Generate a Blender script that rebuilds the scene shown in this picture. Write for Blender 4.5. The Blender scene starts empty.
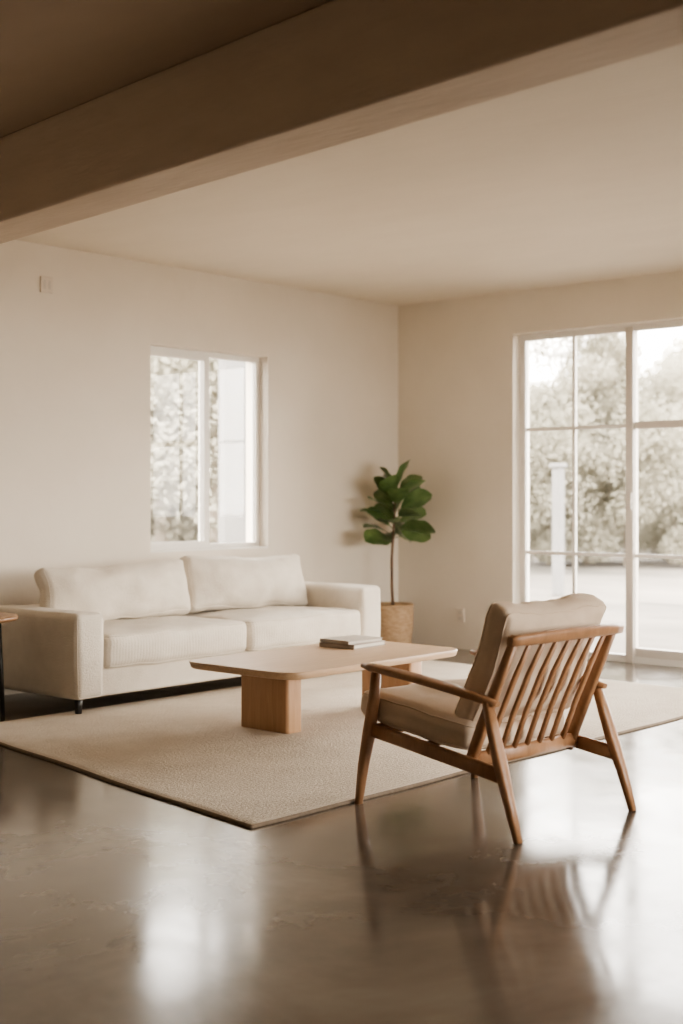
import bpy, bmesh, math, random
from mathutils import Vector, Matrix, noise
random.seed(4)
scene = bpy.context.scene
COL = scene.collection
try:
    scene.view_settings.view_transform = 'AgX'
    scene.view_settings.look = 'AgX - Medium High Contrast'
except Exception as ex:
    print(ex)

# ------------------------------------------------------------ materials
def new_mat(name):
    m = bpy.data.materials.new(name); m.use_nodes = True
    nt = m.node_tree
    return m, nt, nt.nodes['Principled BSDF']

def coords(nt, scale=(1,1,1), rot=(0,0,0)):
    tc = nt.nodes.new('ShaderNodeTexCoord'); mp = nt.nodes.new('ShaderNodeMapping')
    mp.inputs['Scale'].default_value = scale
    mp.inputs['Rotation'].default_value = rot
    nt.links.new(tc.outputs['Object'], mp.inputs['Vector'])
    return mp.outputs['Vector']

def noise_node(nt, vec, scale, detail=4, rough=0.5, dist=0):
    n = nt.nodes.new('ShaderNodeTexNoise')
    n.inputs['Scale'].default_value = scale; n.inputs['Detail'].default_value = detail
    n.inputs['Roughness'].default_value = rough; n.inputs['Distortion'].default_value = dist
    nt.links.new(vec, n.inputs['Vector'])
    return n.outputs['Fac']

def ramp(nt, fac, stops):
    r = nt.nodes.new('ShaderNodeValToRGB')
    el = r.color_ramp.elements
    el[0].position, el[0].color = stops[0][0], (*stops[0][1], 1)
    el[1].position, el[1].color = stops[-1][0], (*stops[-1][1], 1)
    for p, c in stops[1:-1]:
        e = el.new(p); e.color = (*c, 1)
    nt.links.new(fac, r.inputs['Fac'])
    return r.outputs['Color']

def bump(nt, b, h, strength, dist=0.01, prev=None):
    n = nt.nodes.new('ShaderNodeBump')
    n.inputs['Strength'].default_value = strength; n.inputs['Distance'].default_value = dist
    nt.links.new(h, n.inputs['Height'])
    if prev is not None: nt.links.new(prev, n.inputs['Normal'])
    nt.links.new(n.outputs['Normal'], b.inputs['Normal'])
    return n.outputs['Normal']

def noisy_mat(name, c1, c2, scale=(1,1,1), ns=5, rough=0.6, bs=0.2, bscale=60, bdist=0.005, detail=4, sheen=0, spec=None):
    m, nt, b = new_mat(name)
    v = coords(nt, scale)
    f = noise_node(nt, v, ns, detail, 0.6)
    nt.links.new(ramp(nt, f, [(0.3, c1), (0.7, c2)]), b.inputs['Base Color'])
    b.inputs['Roughness'].default_value = rough
    if bs:
        bump(nt, b, noise_node(nt, v, bscale, 3, 0.6), bs, bdist)
    if sheen:
        b.inputs['Sheen Weight'].default_value = sheen
    if spec is not None: b.inputs['Specular IOR Level'].default_value = spec
    return m

WALL = noisy_mat('plaster_wall', (.725,.655,.56), (.775,.705,.61), ns=1.2, rough=.75, bs=.25, bscale=9, bdist=.01, spec=.25)
CEIL = noisy_mat('plaster_ceiling', (.745,.665,.56), (.78,.70,.59), scale=(2.5,.8,1), ns=1.5, rough=.7, bs=.18, bscale=8, bdist=.008, spec=.25)
CEIL_SHADE = noisy_mat('ceiling_shade_tint', (.50,.395,.295), (.54,.43,.325), scale=(2.5,.8,1), ns=1.5, rough=.75, bs=.2, bscale=8, bdist=.008, spec=.25)
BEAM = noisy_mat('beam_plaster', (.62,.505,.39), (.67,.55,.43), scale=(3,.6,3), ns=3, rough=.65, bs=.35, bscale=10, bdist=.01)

def floor_mat():
    m, nt, b = new_mat('polished_concrete')
    v = coords(nt)
    f1 = noise_node(nt, v, 1.1, 10, .66, .4)
    nt.links.new(ramp(nt, f1, [(.30,(.088,.072,.057)),(.5,(.132,.110,.088)),(.70,(.185,.157,.128))]), b.inputs['Base Color'])
    f2 = noise_node(nt, v, 1.7, 8, .64, .3)
    mr = nt.nodes.new('ShaderNodeMapRange')
    mr.inputs['To Min'].default_value = .08; mr.inputs['To Max'].default_value = .23
    mr.inputs['From Min'].default_value = .3; mr.inputs['From Max'].default_value = .7
    nt.links.new(f2, mr.inputs['Value']); nt.links.new(mr.outputs[0], b.inputs['Roughness'])
    b.inputs['Specular IOR Level'].default_value = .72
    n = bump(nt, b, noise_node(nt, v, 2.5, 2, .4), .08, .02)
    return m
FLOOR = floor_mat()

def wood_mat(name, c1, c2, c3, scale, rough=.42):
    m, nt, b = new_mat(name)
    v = coords(nt, scale)
    f = noise_node(nt, v, 4, 6, .65, .6)
    nt.links.new(ramp(nt, f, [(.25,c1),(.5,c2),(.75,c3)]), b.inputs['Base Color'])
    b.inputs['Roughness'].default_value = rough
    bump(nt, b, noise_node(nt, v, 14, 3, .6), .12, .003)
    return m
WALNUT = wood_mat('honey_teak_wood', (.27,.145,.074), (.36,.195,.102), (.43,.24,.132), (5,5,2.2), .38)
OAK = wood_mat('oak_tabletop', (.44,.30,.185), (.52,.365,.24), (.58,.42,.285), (.8,9,9), .36)
OAKLEG = wood_mat('oak_legs', (.40,.245,.135), (.47,.29,.17), (.52,.335,.20), (9,9,.9), .45)
SIDEW = wood_mat('side_table_wood', (.22,.12,.06), (.30,.17,.09), (.36,.21,.12), (9,1,9), .4)

def fabric(name, c1, c2, ws=260, bs=.35, ribs=None, sheen=.15, weave=0, ws2=75, wd=.006):
    m, nt, b = new_mat(name)
    v = coords(nt)
    f = noise_node(nt, v, 9, 5, .6)
    nt.links.new(ramp(nt, f, [(.3,c1),(.7,c2)]), b.inputs['Base Color'])
    b.inputs['Roughness'].default_value = .9
    b.inputs['Sheen Weight'].default_value = sheen
    b.inputs['Specular IOR Level'].default_value = .2
    n = bump(nt, b, noise_node(nt, v, ws, 2, .5), bs, .003)
    if weave:
        n = bump(nt, b, noise_node(nt, v, ws2, 3, .6), weave, wd, n)
    if ribs:
        w = nt.nodes.new('ShaderNodeTexWave'); w.bands_direction = ribs
        w.inputs['Scale'].default_value = 14; w.inputs['Distortion'].default_value = 1.5
        w.inputs['Detail'].default_value = 2
        nt.links.new(v, w.inputs['Vector'])
        bump(nt, b, w.outputs['Fac'], .22, .006, n)
    return m
SOFAF = fabric('sofa_linen', (.66,.595,.505), (.73,.665,.57), weave=.55, ws2=90, wd=.006)
SEATF = fabric('sofa_cushion_linen', (.65,.585,.495), (.72,.655,.56), ribs='X', weave=.5, ws2=90, wd=.006)
CHAIRF = fabric('armchair_canvas', (.64,.52,.40), (.71,.585,.46), weave=.2, sheen=.05)

def rug_mat():
    m, nt, b = new_mat('rug_wool')
    v = coords(nt)
    f = noise_node(nt, v, 2.2, 8, .75)
    w = nt.nodes.new('ShaderNodeTexWave'); w.bands_direction = 'Y'
    w.inputs['Scale'].default_value = 11; w.inputs['Distortion'].default_value = 3
    w.inputs['Detail'].default_value = 4; w.inputs['Detail Scale'].default_value = 4
    nt.links.new(v, w.inputs['Vector'])
    mx = nt.nodes.new('ShaderNodeMath'); mx.operation = 'MULTIPLY_ADD'
    mx.inputs[1].default_value = .2
    nt.links.new(w.outputs['Fac'], mx.inputs[0]); nt.links.new(f, mx.inputs[2])
    nt.links.new(ramp(nt, mx.outputs[0], [(.38,(.54,.465,.375)),(.78,(.68,.605,.505))]), b.inputs['Base Color'])
    b.inputs['Roughness'].default_value = .95
    b.inputs['Specular IOR Level'].default_value = .1
    n = bump(nt, b, noise_node(nt, v, 110, 3, .7), .6, .007)
    bump(nt, b, w.outputs['Fac'], .4, .008, n)
    return m
RUG = rug_mat()
RUGE = noisy_mat('rug_binding', (.20,.155,.11), (.27,.21,.155), ns=40, rough=.95, bs=.3)
FRAME = noisy_mat('window_frame_paint', (.62,.56,.49), (.66,.60,.53), ns=3, rough=.4, bs=.05)
WFRAME = noisy_mat('white_frame_paint', (.78,.74,.68), (.82,.78,.72), ns=3, rough=.4, bs=.05)
METAL = noisy_mat('dark_metal', (.02,.018,.016), (.03,.027,.024), ns=6, rough=.4, bs=.05)
PLAST = noisy_mat('outlet_plastic', (.70,.62,.53), (.74,.66,.57), ns=6, rough=.4, bs=.02)
BASKET = noisy_mat('woven_basket', (.42,.28,.16), (.60,.43,.28), scale=(1,1,3), ns=25, rough=.8, bs=.4, bscale=120)
SOIL = noisy_mat('potting_soil', (.04,.025,.016), (.08,.05,.03), ns=30, rough=.95, bs=.8, bscale=60, bdist=.02)
BARK = noisy_mat('fig_bark', (.12,.07,.04), (.22,.14,.09), scale=(1,1,.3), ns=40, rough=.85, bs=.4, bscale=80)
BOOKC = noisy_mat('book_cover', (.42,.37,.315), (.48,.425,.36), ns=8, rough=.6, bs=.1)
BOOKD = noisy_mat('book_cover_taupe', (.30,.25,.205), (.36,.30,.245), ns=8, rough=.6, bs=.1)
PAPER = noisy_mat('book_pages', (.64,.60,.53), (.72,.68,.60), scale=(1,1,60), ns=6, rough=.9, bs=.2)
EXTW = noisy_mat('exterior_stucco', (.17,.165,.158), (.20,.195,.185), ns=2, rough=.9, bs=.2)
GROUND = noisy_mat('exterior_gravel', (.045,.040,.032), (.20,.175,.145), scale=(1,.35,1), ns=.5, rough=.95, bs=.3, bscale=8)
TREEB = noisy_mat('tree_bark', (.28,.245,.20), (.36,.31,.26), ns=6, rough=.9, bs=.3)
def foliage():
    m, nt, b = new_mat('tree_foliage')
    v = coords(nt)
    f = noise_node(nt, v, .7, 4, .6)
    c = ramp(nt, f, [(.3,(.30,.285,.225)),(.7,(.40,.375,.31))])  # outdoor haze is put into the leaf colour: pale, low contrast
    nt.links.new(c, b.inputs['Base Color'])
    b.inputs['Roughness'].default_value = .9
    b.inputs['Specular IOR Level'].default_value = .1
    t = nt.nodes.new('ShaderNodeBsdfTranslucent'); nt.links.new(c, t.inputs['Color'])
    mx = nt.nodes.new('ShaderNodeMixShader'); mx.inputs[0].default_value = .5
    nt.links.new(b.outputs[0], mx.inputs[1]); nt.links.new(t.outputs[0], mx.inputs[2])
    nt.links.new(mx.outputs[0], nt.nodes['Material Output'].inputs['Surface'])
    return m
TREEL = foliage()

def leaf_mat():
    m, nt, b = new_mat('fig_leaf')
    v = coords(nt)
    f = noise_node(nt, v, 9, 3, .6)
    nt.links.new(ramp(nt, f, [(.3,(.055,.105,.033)),(.7,(.16,.23,.085))]), b.inputs['Base Color'])
    b.inputs['Roughness'].default_value = .36
    bump(nt, b, noise_node(nt, v, 40, 2, .5), .25, .004)
    return m
LEAF = leaf_mat()

def glass_mat():
    m = bpy.data.materials.new('window_glass'); m.use_nodes = True
    nt = m.node_tree; nt.nodes.clear()
    o = nt.nodes.new('ShaderNodeOutputMaterial'); mx = nt.nodes.new('ShaderNodeMixShader')
    t = nt.nodes.new('ShaderNodeBsdfTransparent'); g = nt.nodes.new('ShaderNodeBsdfGlossy')
    t.inputs['Color'].default_value = (.97,.96,.95,1)
    g.inputs['Roughness'].default_value = .02
    fr = nt.nodes.new('ShaderNodeFresnel'); fr.inputs['IOR'].default_value = 1.3
    nt.links.new(fr.outputs[0], mx.inputs[0]); nt.links.new(t.outputs[0], mx.inputs[1])
    nt.links.new(g.outputs[0], mx.inputs[2]); nt.links.new(mx.outputs[0], o.inputs[0])
    return m
GLASS = glass_mat()

# ------------------------------------------------------------ geometry helpers
def empty(name, loc):
    e = bpy.data.objects.new(name, None); e.location = loc
    e.empty_display_size = .1
    COL.objects.link(e); return e

def mesh_obj(name, verts, faces, mat, parent=None, smooth=False, mats=None, fm=None):
    me = bpy.data.meshes.new(name); me.from_pydata([tuple(v) for v in verts], [], faces)
    me.validate(); me.update()
    ob = bpy.data.objects.new(name, me); COL.objects.link(ob)
    for mm in (mats or [mat]): me.materials.append(mm)
    if fm:
        for p, i in zip(me.polygons, fm): p.material_index = i
    if smooth:
        for p in me.polygons: p.use_smooth = True
    if parent:
        ob.parent = parent
        ob.matrix_parent_inverse = Matrix.Translation(-parent.location)
    return ob

def fixn(ob):
    bm = bmesh.new(); bm.from_mesh(ob.data)
    bmesh.ops.recalc_face_normals(bm, faces=bm.faces); bm.to_mesh(ob.data); bm.free()
    return ob

def boxes(name, lst, mat, parent=None, bevel=0):
    vs, fs = [], []
    for (x0,x1,y0,y1,z0,z1) in lst:
        b = len(vs)
        vs += [(x0,y0,z0),(x1,y0,z0),(x1,y1,z0),(x0,y1,z0),(x0,y0,z1),(x1,y0,z1),(x1,y1,z1),(x0,y1,z1)]
        fs += [tuple(b+i for i in f) for f in [(0,3,2,1),(4,5,6,7),(0,1,5,4),(1,2,6,5),(2,3,7,6),(3,0,4,7)]]
    ob = mesh_obj(name, vs, fs, mat, parent)
    if bevel:
        md = ob.modifiers.new('bevel','BEVEL'); md.width = bevel; md.segments = 3
        md.limit_method = 'ANGLE'
    return ob

def tube_loop(name, pts, r, mat, parent):
    n=6; m=len(pts); vs=[]; fs=[]
    for i in range(m):
        t=(pts[(i+1)%m]-pts[i-1]).normalized()
        a=t.orthogonal().normalized() if i==0 else (pa-t*pa.dot(t)).normalized()
        pa=a; b=t.cross(a)
        for k in range(n):
            th=2*math.pi*k/n; vs.append(pts[i]+a*r*math.cos(th)+b*r*math.sin(th))
    for i in range(m):
        j=(i+1)%m
        for k in range(n): fs.append((i*n+k,i*n+(k+1)%n,j*n+(k+1)%n,j*n+k))
    return fixn(mesh_obj(name,vs,fs,mat,parent,True))

def rbox(name, c, h, r, mat, parent=None, n=14, bulge=(0,0,0), M=None, wr=0, wfreq=5, pinch=0, pipe=None, pr=.0035, sag=0):
    """rounded, optionally stuffed box; c centre, h half sizes, r edge radius"""
    def sp(k, hh):
        m = 5
        a = [-hh + r*i/m for i in range(m)]
        inner = [-(hh-r) + 2*(hh-r)*i/k for i in range(k+1)]
        bb = [-x for x in reversed(a)]
        return a+inner+bb
    g = [sp(n,h[0]), sp(n,h[1]), sp(n,h[2])]
    N = [len(x) for x in g]
    idx = {}; vs = []; fs = []
    def deform(w):
        u = [max(-1,min(1,w[a]/h[a])) for a in range(3)]
        o = Vector((0,0,0))
        for a in range(3):
            b1, b2 = [x for x in range(3) if x != a]
            o[a] = bulge[a]*u[a]*(1-abs(u[b1])**2.5)*(1-abs(u[b2])**2.5)
        if pinch:
            o[0] -= pinch*w[0]/h[0]*(1-u[2]**2); o[2] -= pinch*.6*w[2]/h[2]*(1-u[0]**2)
        if sag and u[2]>0:
            o[2] -= sag*u[2]*(1-u[0]**2)
        w = w+o
        if wr:
            s = Vector(c)*3.1
            w = w + wr*noise.noise_vector(w*wfreq+s) + .4*wr*noise.noise_vector(w*wfreq*2.7+s)
        if M is not None: w = M @ w
        return w+Vector(c)
    def vid(i,j,k):
        key=(i,j,k)
        if key in idx: return idx[key]
        q = Vector((g[0][i], g[1][j], g[2][k]))
        p = Vector([max(-(h[a]-r), min(h[a]-r, q[a])) for a in range(3)])
        d = q-p
        if d.length > 1e-9: d = d.normalized()*r
        vs.append(deform(p+d)); idx[key]=len(vs)-1
        return idx[key]
    for k in (0,N[2]-1):
        for i in range(N[0]-1):
            for j in range(N[1]-1): fs.append((vid(i,j,k),vid(i+1,j,k),vid(i+1,j+1,k),vid(i,j+1,k)))
    for j in (0,N[1]-1):
        for i in range(N[0]-1):
            for k in range(N[2]-1): fs.append((vid(i,j,k),vid(i+1,j,k),vid(i+1,j,k+1),vid(i,j,k+1)))
    for i in (0,N[0]-1):
        for j in range(N[1]-1):
            for k in range(N[2]-1): fs.append((vid(i,j,k),vid(i,j+1,k),vid(i,j+1,k+1),vid(i,j,k+1)))
    ob = fixn(mesh_obj(name, vs, fs, mat, parent, True))
    if pipe is not None:
        ax=pipe; b1,b2=[x for x in range(3) if x!=ax]
        for sgn in (-1,1):
            pts=[]
            H1,H2=h[b1]-r,h[b2]-r
            cor=[(H1,H2,0),(-H1,H2,90),(-H1,-H2,180),(H1,-H2,270)]
            for ci,(cx,cz,a0) in enumerate(cor):
                for k in range(7):
                    a=math.radians(a0+15*k)
                    w=Vector((0,0,0)); w[b1]=cx+math.cos(a)*r*.72; w[b2]=cz+math.sin(a)*r*.72
                    w[ax]=sgn*(h[ax]-r*.28); pts.append(deform(w))
                nx,nz,_=cor[(ci+1)%4]; a=math.radians(a0+90)
                for k in range(1,24):
                    t=k/24; w=Vector((0,0,0))
                    w[b1]=cx+(nx-cx)*t+math.cos(a)*r*.72; w[b2]=cz+(nz-cz)*t+math.sin(a)*r*.72
                    w[ax]=sgn*(h[ax]-r*.28); pts.append(deform(w))
            tube_loop(name+('_piping_1' if sgn<0 else '_piping_2'),pts,pr,mat,parent)
    return ob

def loft(name, path, sizes, side, mat, parent=None, n=16, e=3.2):
    path=[Vector(p) for p in path]; side=Vector(side).normalized()
    vs=[];fs=[]
    for i,p in enumerate(path):
        t=(path[min(i+1,len(path)-1)]-path[max(i-1,0)]).normalized()
        s=(side-t*side.dot(t)).normalized(); u=t.cross(s)
        a,b=sizes[i] if len(sizes)>1 else sizes[0]
        for k in range(n):
            th=2*math.pi*k/n
            cx=math.copysign(abs(math.cos(th))**(2/e),math.cos(th)); cy=math.copysign(abs(math.sin(th))**(2/e),math.sin(th))
            vs.append(p+s*a*cx+u*b*cy)
    for i in range(len(path)-1):
        for k in range(n):
            fs.append((i*n+k,i*n+(k+1)%n,(i+1)*n+(k+1)%n,(i+1)*n+k))
    fs.append(tuple(range(n))); fs.append(tuple((len(path)-1)*n+k for k in range(n)))
    ob=fixn(mesh_obj(name,vs,fs,mat,parent,True))
    ob.data.polygons[-1].use_smooth=False; ob.data.polygons[-2].use_smooth=False
    return ob

def lathe(name, prof, c, mat, parent=None, n=48, rf=None):
    vs=[];fs=[]
    for i,(r,z) in enumerate(prof):
        for k in range(n):
            th=2*math.pi*k/n; rr=r+(rf(i,k) if rf else 0)
            vs.append((c[0]+rr*math.cos(th),c[1]+rr*math.sin(th),c[2]+z))
    for i in range(len(prof)-1):
        for k in range(n): fs.append((i*n+k,i*n+(k+1)%n,(i+1)*n+(k+1)%n,(i+1)*n+k))
    fs.append(tuple(range(n))); fs.append(tuple((len(prof)-1)*n+k for k in range(n)))
    return fixn(mesh_obj(name,vs,fs,mat,parent,True))

# ------------------------------------------------------------ room shell
YW, XR, XL, YF, H = 7.36, 9.11, -2.5, -3.0, 3.0
T = .25
def nearX(y): return 3.203+.1054*(y-1.619)
def farX(y): return 3.486+.1075*(y-1.762)
boxes('floor', [(XL-T, XR+T, YF-T, YW+T, -.1, 0)], FLOOR)
# ceiling slab: shade on the camera side of the beam is put into the colour
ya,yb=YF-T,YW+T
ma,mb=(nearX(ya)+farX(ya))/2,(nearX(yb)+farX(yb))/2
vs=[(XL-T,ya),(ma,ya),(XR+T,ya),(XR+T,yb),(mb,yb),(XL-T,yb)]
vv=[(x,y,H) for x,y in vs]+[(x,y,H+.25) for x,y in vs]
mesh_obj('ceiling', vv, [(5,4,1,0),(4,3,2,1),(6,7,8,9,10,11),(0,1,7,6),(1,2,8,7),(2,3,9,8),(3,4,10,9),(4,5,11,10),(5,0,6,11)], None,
         mats=[CEIL,CEIL_SHADE], fm=[1,0,0,0,0,0,0,0,0])
wx0, wx1, wz0, wz1 = 6.25, 7.465, .895, 2.415
boxes('wall_back', [(XL-T, wx0, YW, YW+T, 0, H), (wx1, XR+T, YW, YW+T, 0, H),
                    (wx0, wx1, YW, YW+T, 0, wz0), (wx0, wx1, YW, YW+T, wz1, H)], WALL)
dy0, dy1, dz1 = 1.97, 6.14, 2.65
boxes('wall_right', [(XR, XR+T, dy1, YW, 0, H), (XR, XR+T, YF, dy0, 0, H), (XR, XR+T, dy0, dy1, dz1, H)], WALL)
boxes('wall_left', [(XL-T, XL, YF, YW, 0, H)], WALL)
qx0, qx1, qz0, qz1 = 3.9, 8.6, .25, 2.6
boxes('wall_front', [(XL-T, qx0, YF-T, YF, 0, H),(qx1, XR+T, YF-T, YF, 0, H),(qx0,qx1,YF-T,YF,0,qz0),(qx0,qx1,YF-T,YF,qz1,H)], WALL)

# dropped beam (runs a few degrees off the window wall)
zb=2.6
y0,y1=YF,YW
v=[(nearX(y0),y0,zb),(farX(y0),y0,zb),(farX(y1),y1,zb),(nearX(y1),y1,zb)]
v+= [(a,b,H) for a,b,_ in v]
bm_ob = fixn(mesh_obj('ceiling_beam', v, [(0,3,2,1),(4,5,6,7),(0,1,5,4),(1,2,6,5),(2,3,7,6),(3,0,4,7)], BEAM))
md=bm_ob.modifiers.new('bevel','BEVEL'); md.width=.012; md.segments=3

# small sliding window
w1 = empty('window_1', ((wx0+wx1)/2, YW+.12, wz0))
fy0, fy1 = YW+.10, YW+.16
mx = 6.885
boxes('frame', [(wx0,wx0+.035,fy0,fy1,wz0,wz1),(wx1-.035,wx1,fy0,fy1,wz0,wz1),
                (wx0+.035,wx1-.035,fy0,fy1,wz0,wz0+.045),(wx0+.035,wx1-.035,fy0,fy1,wz1-.04,wz1)], WFRAME, w1)
boxes('sash', [(mx-.025,mx+.025,fy0-.012,fy1-.005,wz0+.046,wz1-.041),
               (wx0+.036,wx0+.06,fy0-.012,fy0+.03,wz0+.046,wz1-.041),(wx0+.06,mx-.025,fy0-.012,fy0+.03,wz0+.046,wz0+.07),
               (wx0+.06,mx-.025,fy0-.012,fy0+.03,wz1-.07,wz1-.041)], WFRAME, w1)
boxes('glass', [(wx0+.03,wx1-.03,YW+.135,YW+.14,wz0+.04,wz1-.035)], GLASS, w1)
boxes('sill', [(wx0,wx1,YW,YW+.10,wz0-.001,wz0+.012)], WFRAME, w1)

# picture window behind the camera
w2 = empty('window_2', ((qx0+qx1)/2, YF-.12, qz0))
fr=[(qx0,qx1,YF-.17,YF-.10,qz0,qz0+.05),(qx0,qx1,YF-.17,YF-.10,qz1-.05,qz1)]
for k in range(5):
    x=qx0+.025+(qx1-qx0-.05)*k/4
    fr.append((x-.025,x+.025,YF-.169,YF-.101,qz0+.05,qz1-.05))
boxes('frame', fr, WFRAME, w2)
boxes('glass', [(qx0+.03,qx1-.03,YF-.14,YF-.135,qz0+.04,qz1-.04)], GLASS, w2)

# glazed doors
d1 = empty('door_1', (XR+.14, (dy0+dy1)/2, 0))
gx0, gx1 = XR+.11, XR+.17
bars = [(gx0,gx1,dy0,dy0+.05,0.001,dz1),(gx0,gx1,dy1-.05,dy1,0.001,dz1),(gx0,gx1,dy0+.05,dy1-.05,dz1-.05,dz1),(gx0,gx1,dy0+.05,dy1-.05,0.001,.06)]
boxes('frame', bars, WFRAME, d1)
thick=[]; thin=[]
ys=[5.635-.52*i for i in range(7)]
for i,y in enumerate(ys):
    if i%2==1: thick.append((gx0-.015,gx1+.01,y-.032,y+.032,.001,dz1-.02))
    else: thin.append((gx0+.015,gx1-.015,y-.013,y+.013,.03,dz1-.03))
for z in (.84,1.86):
    thin.append((gx0+.016,gx1-.016,dy0+.03,dy1-.03,z-.014,z+.014))
for a,b in ((5.12,4.06),(4.08,3.04)):
    thick.append((gx0-.005,gx1,b,a-.05,1.86-.028,1.86+.028)); thick.append((gx0-.005,gx1,b,a-.05,.055,.12))
boxes('stiles', thick, FRAME, d1)
boxes('muntins', thin, WFRAME, d1)
boxes('glass', [(XR+.138,XR+.142,dy0+.03,dy1-.03,.05,dz1-.04)], GLASS, d1)
boxes('handle', [(gx0-.05,gx0-.035,5.08,5.10,1.20,1.34),(gx0-.05,gx0-.01,5.083,5.097,1.215,1.23),(gx0-.05,gx0-.01,5.083,5.097,1.31,1.325)], FRAME, d1)

# small wall fittings
e = empty('wall_vent_plate', (5.335, YW, 2.73))
boxes('plate', [(5.285,5.385,YW-.012,YW,2.675,2.785)], PLAST, e, .004)
boxes('slots', [(5.305,5.325,YW-.014,YW-.006,2.70,2.76),(5.345,5.365,YW-.014,YW-.006,2.70,2.76)], FRAME, e)
e = empty('wall_outlet', (XR, 6.67, .29))
boxes('plate', [(XR-.01,XR,6.63,6.71,.23,.35)], PLAST, e, .003)
boxes('sockets', [(XR-.013,XR-.005,6.65,6.69,.25,.28),(XR-.013,XR-.005,6.65,6.69,.30,.33)], FRAME, e, .002)

# ------------------------------------------------------------ rug
def make_rug():
    P=[Vector((3.63,3.67)),Vector((8.15,3.58)),Vector((8.25,6.45)),Vector((4.07,6.45))]
    th=.014
    us=[0,.0022]+[.0022+(1-.0044)*i/90 for i in range(1,90)]+[1-.0022,1]
    vs_=[0,.0035]+[.0035+(1-.007)*i/60 for i in range(1,60)]+[1-.0035,1]
    NU,NV=len(us)-1,len(vs_)-1
    vs=[];fs=[];fm=[]
    def pt(u,v):
        a=P[0].lerp(P[1],u); b=P[3].lerp(P[2],u); p=a.lerp(b,v)
        ed=min(u,1-u,v,1-v); k=max(0,1-ed*12)
        p=p+Vector((noise.noise(Vector((p.x*1.7,p.y*1.7,1))),noise.noise(Vector((p.x*1.7,p.y*1.7,9)))))*.018*k
        return p
    for j in range(NV+1):
        for i in range(NU+1):
            p=pt(us[i],vs_[j])
            edge = i in(0,NU) or j in(0,NV)
            vs.append((p.x,p.y,(.008 if edge else th)))
    n1=len(vs)
    for j in range(NV):
        for i in range(NU):
            a=j*(NU+1)+i; fs.append((a,a+1,a+NU+2,a+NU+1))
            fm.append(1 if (i in(0,NU-1) or j in(0,NV-1)) else 0)
    ring=[i for i in range(NU+1)]+[j*(NU+1)+NU for j in range(1,NV+1)]+[NV*(NU+1)+i for i in range(NU-1,-1,-1)]+[j*(NU+1) for j in range(NV-1,0,-1)]
    for r in ring: vs.append((vs[r][0],vs[r][1],.0005))
    m=len(ring)
    for k in range(m): fs.append((ring[k],n1+k,n1+(k+1)%m,ring[(k+1)%m])); fm.append(1)
    fs.append(tuple(n1+k for k in range(m-1,-1,-1))); fm.append(1)
    fixn(mesh_obj('rug',vs,fs,None,None,True,mats=[RUG,RUGE],fm=fm))
make_rug()

# ------------------------------------------------------------ sofa
S = empty('sofa', (6.165, 6.75, 0))
X0,X1,Y0,Y1 = 4.77,7.58,6.28,7.22
def rb(name,x0,x1,y0,y1,z0,z1,r,mat,par,**k):
    return rbox(name,((x0+x1)/2,(y0+y1)/2,(z0+z1)/2),((x1-x0)/2,(y1-y0)/2,(z1-z0)/2),r,mat,par,**k)
rb('base',X0+.15,X1-.15,Y0+.02,Y1-.02,.10,.27,.02,SOFAF,S,n=6)
rb('arm_1',X0,X0+.21,Y0,Y1,.10,.605,.035,SOFAF,S,n=10,bulge=(.012,.006,.008),wr=.005,wfreq=3,pipe=1,pr=.003)
rb('arm_2',X1-.23,X1,Y0,Y1,.10,.635,.035,SOFAF,S,n=10,bulge=(.012,.006,.008),wr=.005,wfreq=3,pipe=1,pr=.003)
rb('back',X0+.12,X1-.12,Y1-.2,Y1,.10,.60,.045,SOFAF,S,n=8,bulge=(0,.005,.005))
xm=(X0+X1)/2
rb('seat_cushion_1',X0+.215,xm-.003,Y0-.015,Y1-.22,.262,.47,.045,SEATF,S,n=22,bulge=(.004,.014,.028),wr=.010,pipe=2,pr=.004)
rb('seat_cushion_2',xm+.003,X1-.235,Y0-.015,Y1-.22,.262,.47,.045,SEATF,S,n=22,bulge=(.004,.014,.028),wr=.010,pipe=2,pr=.004)
R = Matrix.Rotation(math.radians(-15),3,'X')
for i,(a,b) in enumerate(((X0+.18,xm-.015),(xm-.02,X1-.225))):
    Rz = Matrix.Rotation(math.radians(-1.0 if i==0 else 1.5),3,'Y')
    rbox('back_cushion_%d'%(i+1),((a+b)/2,6.885+.01*i,.668+.012*i),((b-a)/2-.004,.052,.194+.008*i),.038,SOFAF,S,n=32,bulge=(.004,.098,.004),M=R@Rz,wr=.022,wfreq=4.5,pinch=.018,sag=.008,pipe=1,pr=.003)
for i,(x,y) in enumerate(((X0+.05,Y0+.05),(X1-.05,Y0+.05),(X0+.05,Y1-.06),(X1-.05,Y1-.06))):
    zb0 = .0145 if y<6.5 else 0
    loft('leg_%d'%(i+1),[(x,y,zb0),(x,y,.12)],[(.016,.016),(.022,.022)],(1,0,0),METAL,S,e=5)

# ------------------------------------------------------------ side table
c=Vector((4.38,6.78,0))
ST = empty('side_table', c)
lathe('top',[(.24,.565),(.265,.572),(.272,.585),(.268,.597),(.25,.60)],c,SIDEW,ST,n=64)
for i in range(3):
    a=math.atan2(-.75,.661)+i*2*math.pi/3
    d=Vector((math.cos(a),math.sin(a),0))
    loft('leg_%d'%(i+1),[c+d*.19,c+d*.16+Vector((0,0,.57))],[(.013,.013),(.018,.018)],(1,0,0),METAL,ST,e=2)

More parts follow.
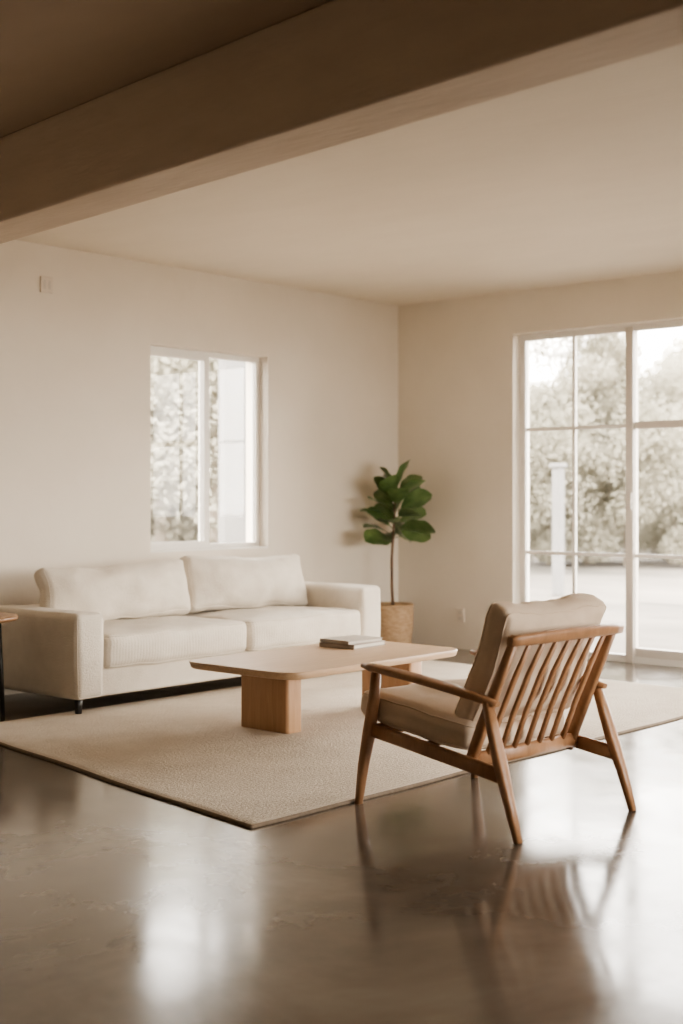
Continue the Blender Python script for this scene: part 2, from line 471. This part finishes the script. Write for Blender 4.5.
# ------------------------------------------------------------ coffee table
CT = empty('coffee_table',(5.54,5.02,.014))
def slab(name,x0,x1,y0,y1,z0,z1,rad,mat,par,bev=.01,cut=0):
    pts=[]
    for cx,cy,a0 in ((x1-rad,y1-rad,0),(x0+rad,y1-rad,90),(x0+rad,y0+rad,180),(x1-rad,y0+rad,270)):
        for k in range(13):
            a=math.radians(a0+90*k/12); pts.append((cx+rad*math.cos(a),cy+rad*math.sin(a)))
    cx,cy=(x0+x1)/2,(y0+y1)/2; n=len(pts); vs=[];fs=[]
    rings=[(z0,cut+bev),(z0+bev*.3,cut*.85+bev*.3),(z0+bev,cut*.6),(z1-bev,0),(z1-bev*.3,bev*.3),(z1,bev)]
    for z,ins in rings:
        for x,y in pts:
            fx=1-ins/((x1-x0)/2); fy=1-ins/((y1-y0)/2)
            vs.append((cx+(x-cx)*fx,cy+(y-cy)*fy,z))
    for i in range(len(rings)-1):
        for k in range(n): fs.append((i*n+k,i*n+(k+1)%n,(i+1)*n+(k+1)%n,(i+1)*n+k))
    fs.append(tuple(range(n))); fs.append(tuple((len(rings)-1)*n+k for k in range(n)))
    ob=fixn(mesh_obj(name,vs,fs,mat,par,True))
    ob.data.polygons[-1].use_smooth=False; ob.data.polygons[-2].use_smooth=False
    return ob
slab('top',4.83,6.33,4.60,5.44,.362,.402,.12,OAK,CT,bev=.006,cut=.012)
slab('leg_1',5.15,5.27,4.93,5.30,.0145,.364,.02,OAKLEG,CT,bev=.003)
slab('leg_2',6.12,6.24,4.85,5.24,.0145,.364,.02,OAKLEG,CT,bev=.003)

BK = empty('book_stack',(6.02,5.2,.402))
def book(i,cx,cy,z,w,d,h,ang,mat):
    M=Matrix.Translation((cx,cy,0))@Matrix.Rotation(math.radians(ang),4,'Z')
    a=boxes('cover_%d'%i,[(-w/2,w/2,-d/2,d/2,z,z+.004),(-w/2,w/2,-d/2,d/2,z+h-.004,z+h),(-w/2,-w/2+.004,-d/2,d/2,z,z+h)],mat,None)
    b=boxes('pages_%d'%i,[(-w/2+.004,w/2-.006,-d/2+.005,d/2-.005,z+.004,z+h-.004)],PAPER,None)
    for o in (a,b):
        o.data.transform(M); o.parent=BK; o.matrix_parent_inverse=Matrix.Translation(-BK.location)
book(1,6.0,5.2,.4025,.32,.26,.026,4,BOOKD)
book(2,5.995,5.205,.429,.30,.24,.020,-3,BOOKC)

# ------------------------------------------------------------ armchair
ang=math.radians(-5)
Oc=Vector((4.567,3.17,0))
fv=Vector((math.sin(-ang),math.cos(ang),0)); sv=Vector((math.cos(ang),-math.sin(-ang),0))
AC = empty('lounge_armchair', Oc)
def L(s,f,z): return Oc+sv*s+fv*f+Vector((0,0,z))
UP=Vector((0,0,1))
K=1.2
def th(lst): return [(a*K,b*K) for a,b in lst]
for sgn,tag in ((-1,'1'),(1,'2')):
    ro=.395 if sgn<0 else .355
    loft('front_leg_'+tag,[L(sgn*.375,.432,0),L(sgn*.369,.41,.16),L(sgn*.36,.385,.30),L(sgn*.352,.365,.44),L(sgn*.35,.352,.565)],
         th([(.012,.013),(.016,.019),(.018,.024),(.016,.021),(.014,.017)]),fv,WALNUT,AC)
    loft('rear_leg_'+tag,[L(sgn*ro,-.445,0),L(sgn*(ro*.5+.186),-.385,.16),L(sgn*.368,-.335,.28),L(sgn*.362,-.295,.40),L(sgn*.357,-.262,.505)],
         th([(.012,.013),(.016,.020),(.018,.025),(.016,.022),(.014,.018)]),fv,WALNUT,AC)
    pth=[];sz=[]
    for k in range(13):
        t=k/12; f=.43-.74*t; z=.585-.083*t+.012*math.sin(math.pi*t)
        w=.022+.016*math.sin(math.pi*min(1,t*1.15))+.004*(1-t)
        if k==0: w=.014
        if k==12: w=.014
        pth.append(L(sgn*(.352+.006*math.sin(math.pi*t)),f,z)); sz.append((w,.016 if 0<k<12 else .010))
    loft('arm_'+tag,pth,sz,sv,WALNUT,AC)
    loft('side_rail_'+tag,[L(sgn*.352,.40,.322),L(sgn*.352,.1,.285),L(sgn*.355,-.2,.247),L(sgn*.358,-.36,.226)],
         [(.015,.030)]*4,sv,WALNUT,AC)
    loft('back_stile_'+tag,[L(sgn*.325,-.135,.225),L(sgn*.325,-.21,.40),L(sgn*.325,-.285,.57),L(sgn*.325,-.375,.765)],
         th([(.015,.019),(.015,.021),(.014,.019),(.012,.015)]),sv,WALNUT,AC)
loft('front_rail',[L(-.355,.37,.315),L(.355,.37,.315)],[(.027,.013)],UP,WALNUT,AC)
loft('rear_rail',[L(-.345,-.16,.262),L(0,-.165,.262),L(.345,-.16,.262)],[(.030,.016)]*3,UP,WALNUT,AC)
loft('seat_support_rail',[L(-.352,.1,.288),L(.352,.1,.288)],[(.012,.02)],UP,WALNUT,AC)
pth=[];sz=[]
for k in range(15):
    t=-1+2*k/14
    pth.append(L(t*.365,-.378-.02*(1-t*t),.750+.006*(1-t*t)))
    sz.append((.025-.006*abs(t)**3,.015))
loft('top_rail',pth,sz,(0,-.3,1),WALNUT,AC)
for i in range(7):
    s=-.325+.65*(i+1)/8
    t=s/.345
    loft('slat_%d'%(i+1),[L(s,-.165,.27),L(s,-.235,.44),L(s,-.31,.60),L(s,-.378-.02*(1-t*t),.752)],[(.012,.009),(.014,.009),(.014,.009),(.011,.008)],sv,WALNUT,AC)
Rz=Matrix.Rotation(ang,3,'Z')
rs=Rz@Matrix.Rotation(math.radians(7.0),3,'X')
rbox('seat_cushion',L(0,.175,.375),(.322,.315,.060),.045,CHAIRF,AC,n=22,bulge=(.008,.012,.030),M=rs,wr=.010,wfreq=6,pipe=2)
rk=Rz@Matrix.Rotation(math.radians(22),3,'X')
rbox('back_cushion',L(.062,-.150,.634),(.345,.056,.266),.040,CHAIRF,AC,n=32,bulge=(.0,.072,.0),M=rk,wr=.012,wfreq=7,pinch=.028,sag=.004,pipe=1)

# ------------------------------------------------------------ potted fig
PC=Vector((8.62,7.02,0))
PF=empty('potted_fiddle_leaf_fig',PC)
rows=26; prof=[(.140,0)]
for i in range(rows+1):
    t=i/rows; prof.append((.144+.026*math.sin(t*math.pi*.55),.004+.366*t))
prof+=[(.175,.382),(.179,.392),(.172,.40),(.16,.395),(.156,.36)]
def weave(i,k):
    if 1<=i<=rows+1: return .0045*(1 if ((i//1+k//4)%2) else -1)
    return 0
lathe('basket',prof,PC,BASKET,PF,n=96,rf=weave)
lathe('soil',[(.001,.362),(.10,.366),(.154,.358)],PC,SOIL,PF,n=32)
trunk=[PC+Vector(p) for p in ((0,0,.35),(-.010,.004,.55),(-.016,.0,.78),(-.002,-.006,1.0),(.01,-.012,1.2),(.02,-.02,1.36))]
loft('trunk',trunk,[(.015,.015),(.013,.013),(.012,.012),(.010,.010),(.008,.008),(.004,.004)],(1,0,0),BARK,PF,e=2,n=12)
lv=[];lf=[]
def add_leaf(base,az,el,length,width,droop,roll):
    nl,nw=12,6
    d=Vector((math.cos(az)*math.cos(el),math.sin(az)*math.cos(el),math.sin(el)))
    sd=Vector((-math.sin(az),math.cos(az),0)); sd=(Matrix.Rotation(roll,3,d)@sd)
    b0=len(lv); p=Vector(base)+d*.06
    cur=Vector(p); dirn=Vector(d); ax=sd
    for i in range(nl+1):
        t=i/nl
        w=width*.5*(math.sin(math.pi*min(1,t**1.05))**.55)*(.78+.36*t) if 0<t<1 else .004
        up=dirn.cross(ax).normalized()*-1
        if up.z<0: up=-up
        for j in range(nw+1):
            q=-1+2*j/nw
            z=abs(q)**1.4*.18*w+.06*w*math.sin(t*14+q*3)*abs(q)
            lv.append(cur+ax*q*w+up*z)
        dirn=(Matrix.Rotation(droop/nl,3,ax)@dirn)
        cur=cur+dirn*(length/nl)
    for i in range(nl):
        for j in range(nw):
            a=b0+i*(nw+1)+j; lf.append((a,a+1,a+nw+2,a+nw+1))
    b1=len(lv); s2=d.cross(sd)*.0035; s1=sd*.0035
    for q in (Vector(base),p+d*.02):
        lv.extend([q+s1,q+s2,q-s1,q-s2])
    for k in range(4): lf.append((b1+k,b1+(k+1)%4,b1+4+(k+1)%4,b1+4+k))
rl=random.Random(33)
NLF=26
for i in range(NLF):
    t=i/(NLF-1); z=.92+t*.42
    base=PC+Vector((-.004+.022*t,-.006-.012*t,z))
    az=i*2.39996+.9
    el=math.radians(6+44*t**1.2)+rl.uniform(-.25,.25)
    ln=rl.uniform(.26,.32)*(1-.10*t)
    diry=math.sin(az)
    if diry>.35: ln*=.85; el+=.3
    add_leaf(base,az,el,ln,ln*.74,math.radians(rl.uniform(10,35)),rl.uniform(-1.0,1.0))
out=[]
for q in lv:
    q=q.copy()
    lim=XR-.04
    if q.x>lim-.1: q.x=lim-.1*math.exp(-(q.x-lim+.1)/.1)
    lim=YW-.04
    if q.y>lim-.1: q.y=lim-.1*math.exp(-(q.y-lim+.1)/.1)
    out.append(q)
ob=mesh_obj('leaves',out,lf,LEAF,PF,True)

# ------------------------------------------------------------ exterior
boxes('ground',[(-60,120,-60,120,-.3,-.12)],GROUND)
boxes('exterior_terrace',[(XR+T+.01,15,-2,8.2,-.118,-.03)],GROUND)
boxes('exterior_garden_wall',[(9.5,11.2,10.0,10.1,-.12,4.2)],EXTW)
boxes('exterior_post',[(16.18,16.32,10.1,10.24,-.12,1.72),(16.15,16.35,10.07,10.27,1.72,1.78)],EXTW,None,.02)

def tree_mesh(seed,h,rad,nblob,nleaf,ls):
    rnd=random.Random(seed); vs=[];fs=[];fm=[]
    n=8
    segs=[(0,.16),(h*.25,.12),(h*.5,.08),(h*.75,.03)]
    for z,r in segs:
        ox=.2*math.sin(z+seed)
        for k in range(n): vs.append((ox+r*math.cos(k*2*math.pi/n),r*math.sin(k*2*math.pi/n),z))
    for i in range(len(segs)-1):
        for k in range(n): fs.append((i*n+k,i*n+(k+1)%n,(i+1)*n+(k+1)%n,(i+1)*n+k)); fm.append(1)
    blobs=[]
    for i in range(nblob):
        a=rnd.uniform(0,6.283); rr=rad*math.sqrt(rnd.random())*.8; z=h*rnd.uniform(.08,.92)
        rr*=1-.6*abs(z/h-.45)
        blobs.append((rr*math.cos(a),rr*math.sin(a),z,rad*rnd.uniform(.24,.46)))
    for i in range(nleaf):
        bx,by,bz,br_=rnd.choice(blobs)
        d=Vector((rnd.gauss(0,1),rnd.gauss(0,1),rnd.gauss(0,1))).normalized()*br_*(rnd.random()**.4)
        c0=Vector((bx,by,bz))+Vector((d.x,d.y,d.z*.8))
        if c0.z<.1: continue
        a=Vector((rnd.gauss(0,1),rnd.gauss(0,1),rnd.gauss(0,1))).normalized(); b=a.orthogonal().normalized()
        s=ls*rnd.uniform(.6,1.4); b0=len(vs)
        vs+= [c0+a*s,c0+b*s*.6,c0-a*s,c0-b*s*.6]; fs.append((b0,b0+1,b0+2,b0+3)); fm.append(0)
    me=bpy.data.meshes.new('tree_mesh'); me.from_pydata([tuple(q) for q in vs],[],fs)
    me.materials.append(TREEL); me.materials.append(TREEB)
    for p,i in zip(me.polygons,fm): p.material_index=i
    return me
TM=[tree_mesh(1,5.5,2.4,40,24000,.055),tree_mesh(2,4.6,2.6,40,24000,.055),tree_mesh(3,6.5,2.3,40,24000,.055)]
def put_tree(x,y,s,k,name='garden_tree'):
    o=bpy.data.objects.new(name,TM[k]); o.location=(x,y,-.13); o.scale=(s,s,s); o.rotation_euler=(0,0,random.uniform(0,6))
    COL.objects.link(o)
i=0
for t,u,s in ((27,505,.72),(27.5,552,.78),(28,590,.85),(27,632,.82),(28,672,.75),(29,705,.7),(33,530,.8),(34,610,.8),(35,680,.9),(30,745,.75),(29,800,.8)):
    r=(u-341.5)/1315
    put_tree(t*(.75+.661*r),t*(.661-.75*r),s,i%3); i+=1
for t,u,s in ((24,120,1.15),(23,165,1.1),(22,215,1.2),(27,240,1.1),(30,90,1.3),(31,180,1.4),(26,275,1.1)):
    r=(u-341.5)/1315
    put_tree(t*(.75+.661*r),t*(.661-.75*r),s,i%3); i+=1

# ------------------------------------------------------------ light
w=bpy.data.worlds.new('hazy_sky'); scene.world=w; w.use_nodes=True
nt=w.node_tree; bg=nt.nodes['Background']
tc=nt.nodes.new('ShaderNodeTexCoord'); sx=nt.nodes.new('ShaderNodeSeparateXYZ')
nt.links.new(tc.outputs['Generated'],sx.inputs[0])
cr=nt.nodes.new('ShaderNodeValToRGB')
cr.color_ramp.elements[0].position=.0; cr.color_ramp.elements[0].color=(1,.955,.885,1)
cr.color_ramp.elements[1].position=.6; cr.color_ramp.elements[1].color=(.97,.95,.92,1)
nt.links.new(sx.outputs['Z'],cr.inputs['Fac']); nt.links.new(cr.outputs[0],bg.inputs['Color'])
bg.inputs['Strength'].default_value=20.0

sd=bpy.data.lights.new('sun','SUN'); sd.energy=6; sd.angle=math.radians(12); sd.color=(1,.92,.82)
so=bpy.data.objects.new('sun',sd); COL.objects.link(so)
so.rotation_euler=Vector((-.72,.10,.75)).to_track_quat('Z','Y').to_euler(); so.location=(0,0,12)

def portal(name,loc,rot,sx,sy):
    l=bpy.data.lights.new(name,'AREA'); l.shape='RECTANGLE'; l.size=sx; l.size_y=sy
    l.cycles.is_portal=True
    o=bpy.data.objects.new(name,l); o.location=loc; o.rotation_euler=rot; COL.objects.link(o)
portal('window_portal',((wx0+wx1)/2,YW+T+.01,(wz0+wz1)/2),(math.radians(-90),0,0),wx1-wx0,wz1-wz0)
portal('door_portal',(XR+T+.005,(dy0+dy1)/2,dz1/2),(0,math.radians(90),0),dz1,dy1-dy0)
portal('picture_window_portal',((qx0+qx1)/2,YF-T-.01,(qz0+qz1)/2),(math.radians(90),0,0),qx1-qx0,qz1-qz0)

# ------------------------------------------------------------ camera
cd=bpy.data.cameras.new('camera'); co=bpy.data.objects.new('camera',cd); COL.objects.link(co)
co.location=(0,0,1.3); co.rotation_euler=(math.radians(90),0,math.radians(41.4-90))
cd.sensor_width=36; cd.sensor_fit='AUTO'; cd.lens=1315/1024*36; cd.shift_y=-15/1024
cd.dof.use_dof=True; cd.dof.focus_distance=6.4; cd.dof.aperture_fstop=1.7
scene.camera=co
